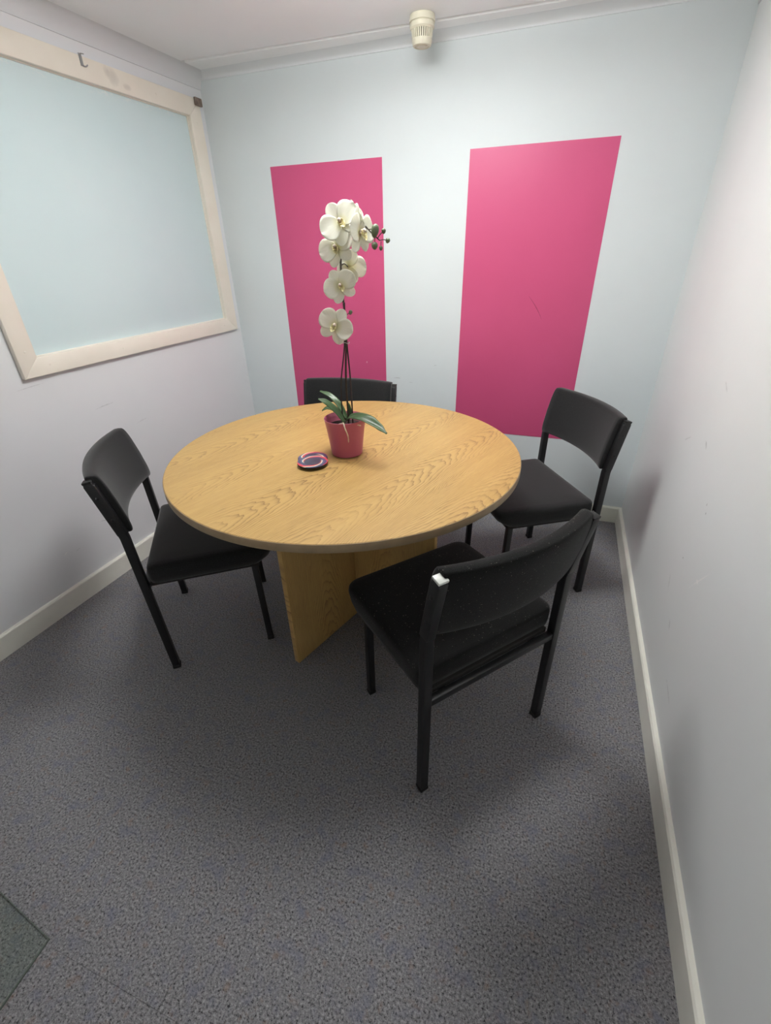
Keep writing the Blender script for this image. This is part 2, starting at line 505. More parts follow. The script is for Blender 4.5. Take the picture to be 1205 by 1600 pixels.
# skirting boards
HB, TB = 0.093, 0.0153
def skirt_prof():
    return [(0, -0.004), (TB, -0.004), (TB, HB - 0.006), (TB - 0.004, HB - 0.001), (0.004, HB), (0, HB)]
def skirting(name, pa, pb, label):
    o = sweep(name, skirt_prof(), pa, pb, m_skirt, label)
    return o
skirting('baseboard_left', lambda d: (lx(YF) + d, YF), lambda d: (lx(YB) + d, YB), 'cream painted skirting board under the frosted window wall')
skirting('baseboard_back', lambda d: (XL, YB - d), lambda d: (XR, YB - d), 'cream painted skirting board along the back wall')
skirting('baseboard_right', lambda d: (rx(YF) - d, YF), lambda d: (rx(YB) - d, YB), 'cream painted skirting board along the right wall')
skirting('baseboard_front', lambda d: (lx(YF), YF + d), lambda d: (rx(YF), YF + d), 'cream painted skirting board behind the camera')

# interior window: mitred cream boards round a frosted pane
win = empty('window_1', LW(0, 1.79, WZ0))
struct(win, 'wide frosted interior window in a cream mitred frame', 'window')
def wl(off, y, z):
    q = LW(off, y, z); return (q[0] - win.location[0], q[1] - win.location[1], q[2] - win.location[2])
OUT = [(WY0, WZ0), (WY1, WZ0), (WY1, WZ1), (WY0, WZ1)]
INN = [(GY0, GZ0), (GY1, GZ0), (GY1, GZ1), (GY0, GZ1)]
T = 0.020
for k in range(4):
    a, b = OUT[k], OUT[(k + 1) % 4]; c, d = INN[(k + 1) % 4], INN[k]
    e = 0.0005
    P = [wl(0, *a), wl(0, *b), wl(0, *c), wl(0, *d), wl(T, *a), wl(T, *b), wl(T, *c), wl(T, *d)]
    fb = hexa(P, 'frame_board', m_frame, win, 0.0022)
    # screw heads
    for t in ((0.06, 0.35, 0.65, 0.94) if k != 2 else (0.2, 0.9)):
        mid = [((a[i] * (1 - t) + b[i] * t) * 0.5 + (d[i] * (1 - t) + c[i] * t) * 0.5) for i in (0, 1)]
        q = wl(T, *mid)
        s = lathe('screw_head', [(0.0042, -0.001), (0.0042, 0.0006), (0.0028, 0.0014), (0.0008, 0.0014)], m_frame, fb, 12, q)
        s.rotation_euler = (0, math.pi / 2, 0)
# glazing bead and pane
for k in range(4):
    a, b = INN[k], INN[(k + 1) % 4]
    cy, cz = (GY0 + GY1) / 2, (GZ0 + GZ1) / 2
    def ins(p, m): return (p[0] + (m if p[0] < cy else -m), p[1] + (m if p[1] < cz else -m))
    w = 0.0025
    a2, b2 = ins(a, w), ins(b, w); a1, b1 = ins(a, -0.008), ins(b, -0.008)
    P = [wl(-0.012, *a1), wl(-0.012, *b1), wl(-0.012, *b2), wl(-0.012, *a2), wl(0.004, *a1), wl(0.004, *b1), wl(0.001, *b2), wl(0.001, *a2)]
    hexa(P, 'glazing_bead', m_frame, win)
e = 0.010
P = [wl(-0.010, GY0 - e, GZ0 - e), wl(-0.003, GY0 - e, GZ0 - e), wl(-0.004, GY1 + e, GZ0 - e), wl(-0.010, GY1 + e, GZ0 - e),
     wl(-0.010, GY0 - e, GZ1 + e), wl(-0.004, GY0 - e, GZ1 + e), wl(-0.004, GY1 + e, GZ1 + e), wl(-0.010, GY1 + e, GZ1 + e)]
hexa(P, 'pane', m_glass, win)

# magenta painted rectangles on the back wall
Z0P, Z1P = 0.4515, 1.7213
for x0, x1, lab in [(-1.4790, -0.8847, 'magenta rectangle on the back wall behind the white orchid'),
                    (-0.4765, 0.122, 'magenta rectangle on the back wall with a dark scratch, nearer the right wall')]:
    w = (x1 - x0) / 2
    o = box('painted_rectangle', -w, w, -0.0012, 0.0, 0, Z1P - Z0P, m_pink, loc=((x0 + x1) / 2, YB - 0.0003, Z0P))
    tag(o, lab, 'wall panel', 'magenta rectangles on the back wall')

# ------------------------------------------------------------------ ceiling lamp (out of the picture, above the table)
def emission(name, col, st):
    M = Mat(name)
    M.base((0.8, 0.8, 0.8))
    M.b.inputs['Emission Color'].default_value = (*col, 1)
    M.b.inputs['Emission Strength'].default_value = st
    return M.m
m_lamp = emission('lit_opal_diffuser', (1.0, 0.992, 0.975), LAMP_STRENGTH)
m_lampcase = simple('white_lamp_housing', (0.8, 0.8, 0.8), 0.4)
lamp = empty('ceiling_lamp', LAMP_POS)
tag(lamp, 'round white ceiling lamp with opal diffuser above the table', 'lamp')
lathe('housing', [(0.001, 0.0), (0.075, 0.0), (0.075, -0.022), (0.045, -0.030), (0.045, -0.074), (0.001, -0.074)], m_lampcase, lamp, 48, cap=False)
lathe('diffuser', [(0.001, -0.068), (0.225, -0.070), (0.241, -0.076), (0.245, -0.086), (0.241, -0.108), (0.225, -0.120), (0.195, -0.125), (0.001, -0.128)], m_lamp, lamp, 48, cap=False)

# ------------------------------------------------------------------ round table
TX, TY, TR, TH = -0.6415, 1.3594, 0.5967, 0.745
table = empty('round_table', (TX, TY, 0))
tag(table, 'round light oak meeting table on a cross-shaped panel base', 'table')
top = lathe('table_top', [(TR - 0.002, TH - 0.025), (TR - 0.002, TH - 0.0012), (TR - 0.0032, TH)], m_oak_top, table, 128)
V = []; F = []
prof = [(TR - 0.002, TH - 0.0255), (TR - 0.0008, TH - 0.0255), (TR, TH - 0.0245), (TR, TH - 0.0022), (TR - 0.0008, TH - 0.0012), (TR - 0.002, TH - 0.0012)]
lathe('edge_band', prof + [prof[0]], m_edge, top, 128, cap=False)
arm_a = math.atan2(-0.338, -0.107)
arm_len = 0.352
ht = TH - 0.0255
def arm_panel(ang, r0, r1):
    o = box('base_panel', r0, r1, -0.0115, 0.0115, 0.0, ht, m_oak_base, table, 0.001)
    o.rotation_euler = (0, 0, ang)
    return o
arm_panel(arm_a, -arm_len, arm_len)
arm_b = arm_a + math.pi / 2 + math.radians(6)
arm_panel(arm_b, 0.0130, 0.360)
arm_panel(arm_b, -0.360, -0.0130)

# ------------------------------------------------------------------ chairs
def ring_outline(w, y0, y1, rf, rb, n=6):
    """seat plan outline: half width w, back y0, front y1, corner radii"""
    pts = []
    for (cx, cy, r, a0) in [(w - rf, y1 - rf, rf, 0), (-w + rf, y1 - rf, rf, 90), (-w + rb, y0 + rb, rb, 180), (w - rb, y0 + rb, rb, 270)]:
        for k in range(n + 1):
            a = math.radians(a0 + 90 * k / n)
            pts.append((cx + r * math.cos(a), cy + r * math.sin(a)))
    return pts

def loft(name, rings, mat, parent, cap0=True, cap1=True, auto=60):
    n = len(rings[0]); V = [p for rg in rings for p in rg]; F = []
    for k in range(len(rings) - 1):
        for i in range(n):
            j = (i + 1) % n
            F.append((k * n + i, k * n + j, (k + 1) * n + j, (k + 1) * n + i))
    if cap0: F.append(tuple(range(n - 1, -1, -1)))
    if cap1: F.append(tuple(range((len(rings) - 1) * n, len(rings) * n)))
    return mk(name, V, F, mat, parent, True, auto)

def make_chair(fab):
    root = empty('upholstered_chair')
    # seat cushion: rounded front corners, front underside tucked back
    rings = []
    for (z, ins, fr) in [(0.388, 0.008, 0.052), (0.393, 0.002, 0.042), (0.412, 0.0, 0.016), (0.440, 0.0, 0.0), (0.452, 0.0015, 0.0015),
                         (0.458, 0.005, 0.005), (0.4615, 0.012, 0.012), (0.4635, 0.03, 0.03), (0.465, 0.08, 0.08), (0.4655, 0.19, 0.19)]:
        y0, y1 = 0.018 + ins, 0.435 - fr
        rf = max(0.045 - ins * 0.3, 0.012); rb = 0.02
        rings.append([(x, y, z) for x, y in ring_outline(0.232 - ins, y0, y1, min(rf, 0.04), rb)])
    loft('seat', rings, fab, root)
    box('seat_board', -0.212, 0.212, 0.0135, 0.375, 0.3710, 0.3885, m_board, root, 0.002)
    # back rest: shallow curve in plan, soft roll at top
    rings = []
    NS = 20
    SAG = 0.040
    for i in range(-2, NS + 3):
        t = min(max(i / NS, 0), 1) * 2 - 1
        sc = 1.0
        x = 0.2165 * t
        if i < 0 or i > NS:
            q = (-i if i < 0 else i - NS)
            x += (0.004 if q == 1 else 0.005) * (1 if t > 0 else -1)
            sc = 0.93 if q == 1 else 0.75
        sag = -SAG * (1 - t * t)
        ring = []
        NP = 28
        zc, hh, th = 0.6985, 0.101, 0.022
        for k in range(NP):
            a = 2 * math.pi * k / NP
            ca, sa = math.cos(a), math.sin(a)
            e = 0.42
            yy = th * sc * math.copysign(abs(ca) ** e, ca)
            zz = (hh - (1 - sc) * 0.012) * math.copysign(abs(sa) ** 0.38, sa)
            z = zc + zz
            lean = -0.195 * (z - 0.60)
            bulge = 0.004 * math.cos(math.pi * zz / (2 * hh)) * (1 if ca > 0 else -1)
            ring.append((x, 0.010 + sag + lean + yy + bulge, z))
        rings.append(ring)
    loft('backrest', rings, fab, root, auto=70)
    # rear legs run on up as back posts
    h = 0.0125
    for s in (-1, 1):
        X = s * 0.2275
        lg = tube('leg', [(X, 0, 0.012), (X, 0, 0.35), (X, 0, 0.585), (X, -0.004, 0.612), (X, -0.0375, 0.783)], h, m_blackmetal, root, square=True, bev=0.002, ref=(1, 0, 0))
        box('foot', X - 0.0135, X + 0.0135, -0.0135, 0.0135, 0.0, 0.014, m_plastic, lg, 0.002)
        cap = box('end_cap', -0.0128, 0.0128, -0.0128, 0.0128, 0.0, 0.007, m_plastic, lg, 0.0015, loc=(X, -0.0378, 0.782))
        cap.rotation_euler = (math.radians(11), 0, 0)
        # flattened bracket holding the back rest
        P = []
        for (yy, zz) in [(-0.0005, 0.596), (-0.0358, 0.7750)]:
            P += [(X - 0.0128, yy - 0.0150, zz), (X + 0.0128, yy - 0.0150, zz), (X + 0.0128, yy + 0.0155, zz + 0.003), (X - 0.0128, yy + 0.0155, zz + 0.003)]
        br = hexa(P, 'back_bracket', m_blackmetal, root, 0.003)
        for zz in (0.655, 0.735):
            sc = lathe('screw_head', [(0.0055, -0.001), (0.0055, 0.001), (0.0035, 0.0025), (0.001, 0.0025)], m_blackmetal, br, 12,
                       (X + s * 0.0128, -0.195 * (zz - 0.597), zz))
            sc.rotation_euler = (0, s * math.pi / 2, 0)
    for s in (-1, 1):
        X = s * 0.192
        lg = tube('leg', [(X, 0.364, 0.012), (X, 0.358, 0.377)], 0.0115, m_blackmetal, root, square=True, bev=0.002, ref=(1, 0, 0))
        box('foot', X - 0.0125, X + 0.0125, 0.3515, 0.3765, 0.0, 0.014, m_plastic, lg, 0.002)
    # seat rails
    tube('rail', [(-0.2175, 0.0, 0.368), (0.2175, 0.0, 0.368)], 0.0100, m_blackmetal, root, square=True, bev=0.0015, ref=(0, 0, 1))
    tube('rail', [(-0.1795, 0.355, 0.3622), (0.1795, 0.355, 0.3622)], 0.0085, m_blackmetal, root, square=True, bev=0.0015, ref=(0, 0, 1))
    for s in (-1, 1):
        tube('rail', [(s * 0.160, 0.0105, 0.3622), (s * 0.160, 0.346, 0.3622)], 0.0085, m_blackmetal, root, square=True, bev=0.0015, ref=(0, 0, 1))
    return root

def copy_tree(o, parent=None):
    c = o.copy(); C.objects.link(c); c.parent = parent
    for ch in o.children: copy_tree(ch, c)
    return c

def place(o, m, fx, fy, label):
    o.location = (m[0], m[1], 0)
    o.rotation_euler = (0, 0, math.atan2(-fx, fy))
    tag(o, label, 'chair', 'black upholstered chairs around the round table')

near = make_chair(m_fabric_lint_shaded)
left = make_chair(m_fabric)
right = make_chair(m_fabric); back = copy_tree(right)
# the left chair is well used: its back posts are bent a little further back
for ch in left.children:
    if ch.name.startswith(('backrest', 'back_bracket', 'leg')) and (not ch.name.startswith('leg') or max(v.co.z for v in ch.data.vertices) > 0.5):
        for v in ch.data.vertices: v.co.y += 0.012 * (1 - 2 * v.co.z / 0.8)
        for g in ch.children:
            g.location.y += 0.012 * (1 - 2 * g.location.z / 0.8)
place(near, (-0.029, 0.9015), -0.7673, 0.6413, 'nearest black fabric chair, seen from behind, with a bright metal cap on one post')
place(left, (-1.3190, 1.0380), 0.7990, 0.6013, 'black fabric chair on the left, beside the frosted window wall')
place(right, (0.136, 1.984), -0.8496, -0.5274, 'black fabric chair in the far right corner, facing the camera')
place(back, (-0.932, 2.036), 0.065, -0.998, 'black fabric chair behind the table, mostly hidden, against the back wall')
for ch in near.children:
    if ch.name.startswith('leg'):
        for g in ch.children:
            if g.name.startswith('end_cap') and g.location.x < 0:
                g.data.materials.clear(); g.data.materials.append(m_brightcap)
                g['label'] = 'bright metal end cap'

# ------------------------------------------------------------------ potted orchid
m_pot = simple('raspberry_plastic_pot', (0.44, 0.100, 0.165), 0.36, 0.05, 12.0)
m_soil = simple('dark_bark_soil', (0.028, 0.016, 0.012), 0.95, 0.5, 120.0, 0.9, 150.0)
m_root = simple('pale_aerial_root', (0.62, 0.55, 0.42), 0.7, 0.15, 80.0)
m_stem = simple('brown_green_flower_stem', (0.050, 0.036, 0.026), 0.5, 0.3, 60.0)
m_stick = simple('dark_support_stick', (0.030, 0.022, 0.020), 0.6, 0.2, 60.0)
m_bud = simple('green_grey_bud', (0.12, 0.15, 0.085), 0.5, 0.35, 90.0)
m_wire = simple('clear_tie_wire', (0.55, 0.52, 0.5), 0.4)

def leaf_material():
    M = Mat('orchid_leaf')
    co = M.obj()
    c = M.ramp(M.noise(M.mapping(co, scale=(1, 1, 1)), 45.0, 2), [(0.3, (0.034, 0.075, 0.026)), (0.7, (0.066, 0.122, 0.046))])
    M.base(c)
    M.set(rough=0.36, spec=0.5)
    return M.m
m_leaf = leaf_material()

def petal_material():
    M = Mat('white_silk_petal')
    co = M.obj()
    sep = M.n('ShaderNodeSeparateXYZ'); M.link(co, sep.inputs[0])
    ang = M.math('ARCTAN2', sep.outputs[0], sep.outputs[1])
    rad = M.vmath('LENGTH', co)
    ln = M.n('ShaderNodeVectorMath', operation='LENGTH'); M.link(co, ln.inputs[0])
    vein = M.math('POWER', M.math('ABSOLUTE', M.math('SINE', M.math('ADD', M.math('MULTIPLY', ang, 17.0), M.math('MULTIPLY', M.noise(co, 60.0, 2), 2.0)))), 14.0)
    c = M.mix(M.math('MULTIPLY', vein, 0.16), (0.92, 0.92, 0.84), (0.72, 0.74, 0.62))
    inner = M.math('SUBTRACT', 1.0, M.math('MULTIPLY', ln.outputs['Value'], 42.0), clamp=True)
    c = M.mix(M.math('MULTIPLY', inner, 0.75), c, (0.80, 0.78, 0.42))
    M.base(c)
    M.set(rough=0.55, spec=0.25)
    # thin cloth petals let some light through
    tr = M.n('ShaderNodeBsdfTranslucent'); M.link(c, tr.inputs[0])
    mx = M.n('ShaderNodeMixShader'); mx.inputs[0].default_value = 0.42
    M.link(M.b.outputs[0], mx.inputs[1]); M.link(tr.outputs[0], mx.inputs[2]); M.link(mx.outputs[0], M.out.inputs[0])
    return M.m
m_petal = petal_material()
m_lip = simple('yellow_pink_orchid_lip', (0.78, 0.68, 0.36), 0.5, 0.35, 160.0)
m_column = simple('mauve_orchid_column', (0.66, 0.54, 0.46), 0.5, 0.3, 200.0)

PX, PY = -0.624, 1.333
orchid = empty('potted_orchid', (PX, PY, TH))
tag(orchid, 'white orchid with arching stem in a raspberry pink pot on the table', 'plant')
pot = lathe('pot', [(0.046, 0.0), (0.0525, 0.003), (0.0535, 0.012), (0.0575, 0.045), (0.0630, 0.087), (0.0690, 0.122), (0.0702, 0.1255), (0.0690, 0.127),
                    (0.0672, 0.1255), (0.0645, 0.112), (0.060, 0.095), (0.055, 0.090)], m_pot, orchid, 64)
lathe('soil', [(0.0005, 0.090), (0.0606, 0.090), (0.0606, 0.0985), (0.045, 0.1035), (0.02, 0.1045), (0.0005, 0.105)], m_soil, orchid, 40)

def ow(x, y, z): return Vector((x - PX, y - PY, z - TH))

def ribbon(name, path, widths, up, mat, parent, fold=0.15, thick=0.0012, nw=6):
    """leaf blade along a path with a centre fold"""
    P = smooth_path(path, 7); n = len(P); V = []; F = []
    W = []
    for i in range(n):
        t = i / (n - 1) * (len(widths) - 1); k = min(int(t), len(widths) - 2); f = t - k
        f = f * f * (3 - 2 * f)
        W.append(widths[k] * (1 - f) + widths[k + 1] * f)
    up = Vector(up)
    for i in range(n):
        T = (P[min(i + 1, n - 1)] - P[max(i - 1, 0)]).normalized()
        s = T.cross(up).normalized(); nn = s.cross(T).normalized()
        for j in range(nw + 1):
            q = j / nw * 2 - 1
            V.append(P[i] + s * q * W[i] + nn * (abs(q) * fold * W[i] * 1.0 - 0.1 * W[i] * math.sin(q * 3 + i * 0.4)))
    for i in range(n - 1):
        for j in range(nw):
            a = i * (nw + 1) + j
            F.append((a, a + 1, a + nw + 2, a + nw + 1))
    o = mk(name, V, F, mat, parent, True)
    md = o.modifiers.new('solid', 'SOLIDIFY'); md.thickness = thick; md.offset = 0
    return o

# leaves (world points)
CB = (-0.622, 1.325, 0.855)
ribbon('leaf', [ow(*CB), ow(-0.645, 1.320, 0.893), ow(-0.672, 1.310, 0.922), ow(-0.700, 1.302, 0.936)], [0.005, 0.010, 0.0125, 0.011, 0.003], (0.3, -0.4, 0.85), m_leaf, orchid)
ribbon('leaf', [ow(-0.622, 1.345, 0.860), ow(-0.650, 1.358, 0.900), ow(-0.685, 1.368, 0.928), ow(-0.730, 1.376, 0.940)], [0.005, 0.009, 0.010, 0.009, 0.003], (0.3, -0.5, 0.8), m_leaf, orchid)
ribbon('leaf', [ow(-0.630, 1.340, 0.858), ow(-0.658, 1.345, 0.890), ow(-0.686, 1.340, 0.897), ow(-0.708, 1.336, 0.886)], [0.005, 0.011, 0.012, 0.008, 0.003], (0.2, -0.3, 0.9), m_leaf, orchid)
ribbon('leaf', [ow(-0.618, 1.318, 0.858), ow(-0.585, 1.302, 0.888), ow(-0.535, 1.288, 0.892), ow(-0.488, 1.274, 0.876), ow(-0.452, 1.262, 0.857)], [0.006, 0.013, 0.018, 0.017, 0.012, 0.003], (-0.1, -0.35, 0.93), m_leaf, orchid)
ribbon('leaf', [ow(-0.615, 1.340, 0.858), ow(-0.614, 1.350, 0.895), ow(-0.622, 1.356, 0.918)], [0.004, 0.008, 0.006, 0.002], (0.4, -0.9, 0.1), m_leaf, orchid)
# pale roots spilling over the rim
tube('root', smooth_path([ow(-0.640, 1.318, 0.851), ow(-0.613, 1.285, 0.867), ow(-0.599, 1.266, 0.8745), ow(-0.590, 1.2545, 0.864), ow(-0.584, 1.260, 0.838), ow(-0.586, 1.267, 0.812)], 6),
     [0.0022] * 25 + [0.0018] * 5 + [0.001], m_root, orchid, 6)
tube('root', smooth_path([ow(-0.600, 1.318, 0.850), ow(-0.576, 1.300, 0.860), ow(-0.566, 1.300, 0.862), ow(-0.560, 1.312, 0.856)], 6), 0.0022, m_root, orchid, 6)
tube('root', smooth_path([ow(-0.650, 1.310, 0.850), ow(-0.660, 1.290, 0.860), ow(-0.640, 1.280, 0.862), ow(-0.622, 1.290, 0.852)], 6), 0.002, m_root, orchid, 6)

# stem and sticks
main_path = [(-0.612, 1.335, 0.850), (-0.6115, 1.334, 1.00), (-0.600, 1.331, 1.15), (-0.604, 1.331, 1.25), (-0.603, 1.332, 1.335),
             (-0.590, 1.333, 1.395), (-0.562, 1.332, 1.416), (-0.530, 1.330, 1.408), (-0.505, 1.328, 1.388), (-0.484, 1.327, 1.372)]
tube('flower_stem', smooth_path([ow(*p) for p in main_path], 6), [0.0032] * 30 + [0.0024] * 15 + [0.0016] * 10, m_stem, orchid, 8)
tube('support_stick', smooth_path([ow(-0.632, 1.331, 0.850), ow(-0.6285, 1.331, 0.98), ow(-0.607, 1.328, 1.10), ow(-0.598, 1.327, 1.22)], 5), 0.0023, m_stick, orchid, 8)
tube('support_stick', smooth_path([ow(-0.598, 1.337, 0.850), ow(-0.597, 1.336, 0.98), ow(-0.600, 1.334, 1.08), ow(-0.606, 1.334, 1.20)], 5), 0.0026, m_stick, orchid, 8)
# tie wire
V = [ow(-0.602 + 0.011 * math.cos(a), 1.330 + 0.009 * math.sin(a), 1.108 + 0.002 * math.sin(3 * a)) for a in [2 * math.pi * k / 16 for k in range(17)]]
tube('tie_wire', V, 0.0009, m_wire, orchid, 5)

def petal_mesh(length, width, cup, c, ruffle=0.0, base_w=0.22):
    """petal in local XY: grows along +Y from the origin, faces +Z; widest at c, round tip"""
    nu, nv = 11, 9; V = []; F = []
    for i in range(nu + 1):
        t = math.sin(math.pi / 2 * i / nu) if i else 0.0
        if t < c:
            w = base_w + (1 - base_w) * math.sin(math.pi / 2 * t / c) ** 0.9
        else:
            w = math.sqrt(max(1 - ((t - c) / (1 - c)) ** 2, 0.0))
        w = max(w, 0.02) * width * 0.5
        for j in range(nv + 1):
            q = j / nv * 2 - 1
            z = cup * (0.5 * t - 0.9 * t * t) + cup * 0.5 * q * q * (w / (width * 0.5)) + ruffle * math.sin(q * 5 + t * 4) * t
            V.append((q * w, length * t, z))
    for i in range(nu):
        for j in range(nv):
            a = i * (nv + 1) + j
            F.append((a, a + 1, a + nv + 2, a + nv + 1))
    return V, F

def flower(center, normal, up, size, seed, openn=1.0):
    """moth orchid: two broad side petals, three oval sepals, lip and column"""
    rnd = random.Random(seed)
    nrm = Vector(normal).normalized(); upv = Vector(up)
    x = upv.cross(nrm).normalized(); y = nrm.cross(x)
    M3 = Matrix((x, y, nrm)).transposed().to_4x4()
    # column is the flower's own mesh
    V, F = tube_data([(0, -0.05 * size, -0.02 * size), (0, 0.02 * size, 0.07 * size), (0, 0.04 * size, 0.16 * size), (0, 0.01 * size, 0.21 * size)],
                     [0.04 * size, 0.045 * size, 0.045 * size, 0.02 * size], 8)
    fl = mk('flower', V, F, m_column, orchid, True)
    fl.matrix_local = Matrix.Translation(ow(*center)) @ M3
    def add(name, L, W, cup, rp, ang, tilt, dz, mat=m_petal, ruff=0.0):
        V, F = petal_mesh(L, W, cup, rp, ruff)
        o = mk(name, V, F, mat, fl, True)
        o.matrix_local = Matrix.Translation((0, 0, dz)) @ Matrix.Rotation(ang, 4, 'Z') @ Matrix.Rotation(tilt, 4, 'X')
        md = o.modifiers.new('solid', 'SOLIDIFY'); md.thickness = 0.0008; md.offset = 0
        return o
    j = lambda a: rnd.uniform(-a, a)
    R = math.radians
    back = -0.05 * size
    add('sepal', size * 0.52, size * 0.40, size * 0.06, 0.52, R(j(6)), R(6 + j(5)) * openn, back)
    add('sepal', size * 0.52, size * 0.37, size * 0.06, 0.52, R(138 + j(6)), R(8 + j(5)), back)
    add('sepal', size * 0.52, size * 0.37, size * 0.06, 0.52, R(-138 + j(6)), R(8 + j(5)), back)
    add('petal', size * 0.56, size * 0.62, size * 0.09, 0.56, R(76 + j(5)), R(10 + j(8)) * openn, 0.0, ruff=0.002)
    add('petal', size * 0.56, size * 0.62, size * 0.09, 0.56, R(-76 + j(5)), R(10 + j(8)) * openn, 0.0, ruff=0.002)
    add('lip', size * 0.24, size * 0.17, size * 0.08, 0.5, R(180), R(48), 0.03 * size, m_lip)
    add('lip', size * 0.16, size * 0.13, size * 0.05, 0.5, R(120), R(62), 0.04 * size, m_lip)
    add('lip', size * 0.16, size * 0.13, size * 0.05, 0.5, R(-120), R(62), 0.04 * size, m_lip)
    return fl

UPZ = (0, 0, 1)
def pedicel(a, b):
    mid = (Vector(a) + Vector(b)) / 2 + Vector((0, 0, 0.006))
    tube('flower_stalk', smooth_path([ow(*a), ow(*mid), ow(*b)], 5), 0.0016, m_stem, orchid, 6)
FL = [((-0.583, 1.300, 1.414), (0.32, -0.92, 0.25), (-0.75, 0.1, 0.75), 0.104, 1, (-0.586, 1.333, 1.40)),
      ((-0.556, 1.345, 1.425), (0.75, 0.55, 0.35), (0, 0, 1), 0.085, 2, (-0.562, 1.334, 1.415)),
      ((-0.533, 1.306, 1.391), (0.93, -0.22, 0.02), (-0.15, 0.0, 1), 0.108, 3, (-0.540, 1.33, 1.412)),
      ((-0.598, 1.302, 1.357), (-0.05, -0.97, 0.12), (-0.45, 0, 1), 0.094, 4, (-0.602, 1.332, 1.345)),
      ((-0.588, 1.354, 1.312), (0.10, 0.95, 0.25), (0.5, 0, 1), 0.092, 5, (-0.603, 1.332, 1.315)),
      ((-0.597, 1.303, 1.264), (0.45, -0.85, 0.10), (-0.6, 0, 1), 0.088, 6, (-0.604, 1.331, 1.25)),
      ((-0.620, 1.303, 1.158), (0.12, -0.95, 0.18), (0.5, 0, 1), 0.100, 7, (-0.600, 1.331, 1.16))]
for c, nrm, up, s, sd, st in FL:
    flower(c, nrm, up, s, sd)
    n = Vector(nrm).normalized()
    pedicel(st, tuple(Vector(c) - n * 0.008))

def bud(c, r, h, tilt=0.0):
    prof = []
    for k in range(0, 9):
        a = math.pi * k / 8
        prof.append((max(r * math.sin(a) * (1 - 0.15 * math.cos(a)), 0.0003), -h * math.cos(a)))
    o = lathe('bud', prof, m_bud, orchid, 14, ow(*c), 80)
    o.rotation_euler = (0, tilt, 0)
for c, r, h, t, st in [((-0.496, 1.325, 1.394), 0.0102, 0.0165, 0.2, (-0.516, 1.329, 1.398)), ((-0.497, 1.322, 1.360), 0.0085, 0.0095, 0, (-0.497, 1.327, 1.382)),
                       ((-0.472, 1.326, 1.393), 0.0058, 0.0066, 0, (-0.490, 1.327, 1.377)), ((-0.461, 1.326, 1.371), 0.006, 0.0066, 0.5, (-0.484, 1.327, 1.372)),
                       ((-0.481, 1.326, 1.354), 0.0048, 0.006, 0, (-0.480, 1.327, 1.370)), ((-0.586, 1.340, 1.192), 0.0055, 0.007, 0.4, (-0.600, 1.332, 1.18))]:
    bud(c, r, h, t)
    tube('flower_stalk', smooth_path([ow(*st), (ow(*st) + ow(*c)) / 2 + Vector((0, 0, 0.002)), ow(*c)], 4), 0.0012, m_stem, orchid, 6)

# ------------------------------------------------------------------ coasters
def coaster_material():
    M = Mat('swirl_print_coaster')
    co = M.obj()
    sep = M.n('ShaderNodeSeparateXYZ'); M.link(co, sep.inputs[0])
    ln = M.n('ShaderNodeVectorMath', operation='LENGTH'); M.link(co, ln.inputs[0])
    r = M.math('DIVIDE', ln.outputs['Value'], 0.05)
    ang = M.math('DIVIDE', M.math('ARCTAN2', sep.outputs[1], sep.outputs[0]), 2 * math.pi)
    s = M.math('ADD', M.math('ADD', M.math('MULTIPLY', ang, 2.0), M.math('MULTIPLY', r, 1.9)), M.math('MULTIPLY', M.noise(co, 28.0, 2), 0.55))
    s = M.math('FRACT', s)
    NAVY = (0.055, 0.062, 0.090); RED = (0.62, 0.055, 0.07); CREAM = (0.85, 0.76, 0.55); PURP = (0.13, 0.10, 0.22); TEAL = (0.05, 0.20, 0.24)
    sw = M.ramp(s, [(0.0, NAVY), (0.14, PURP), (0.22, RED), (0.46, RED), (0.53, CREAM), (0.60, CREAM), (0.66, TEAL), (0.80, PURP), (1.0, NAVY)])
    f = M.math('MULTIPLY', M.math('SUBTRACT', r, M.math('ADD', 0.42, M.math('MULTIPLY', M.noise(co, 20.0, 1), 0.25))), 7.0, clamp=True)
    M.base(M.mix(f, NAVY, sw))
    M.set(rough=0.3, spec=0.5)
    return M.m
m_coaster = coaster_material()
m_coaster_edge = simple('black_coaster_cork', (0.010, 0.009, 0.010), 0.6)
for (x, y, z, rot, lab) in [(-0.713, 1.248, TH, 0.9, 'round swirl-print coaster partly covered by another, nearer the window'),
                            (-0.690, 1.204, TH + 0.0073, 0.0, 'round coaster with a red and navy swirl, lying on top of another coaster')]:
    cst = empty('coaster', (x, y, z), rot)
    tag(cst, lab, 'coaster', 'coasters stacked on the table')
    lathe('coaster_base', [(0.0485, 0.0), (0.0495, 0.001), (0.0495, 0.0045), (0.0485, 0.0052)], m_coaster_edge, cst, 48)
    lathe('printed_face', [(0.0482, 0.0052), (0.0495, 0.0056), (0.0492, 0.0068), (0.0475, 0.0072)], m_coaster, cst, 48)

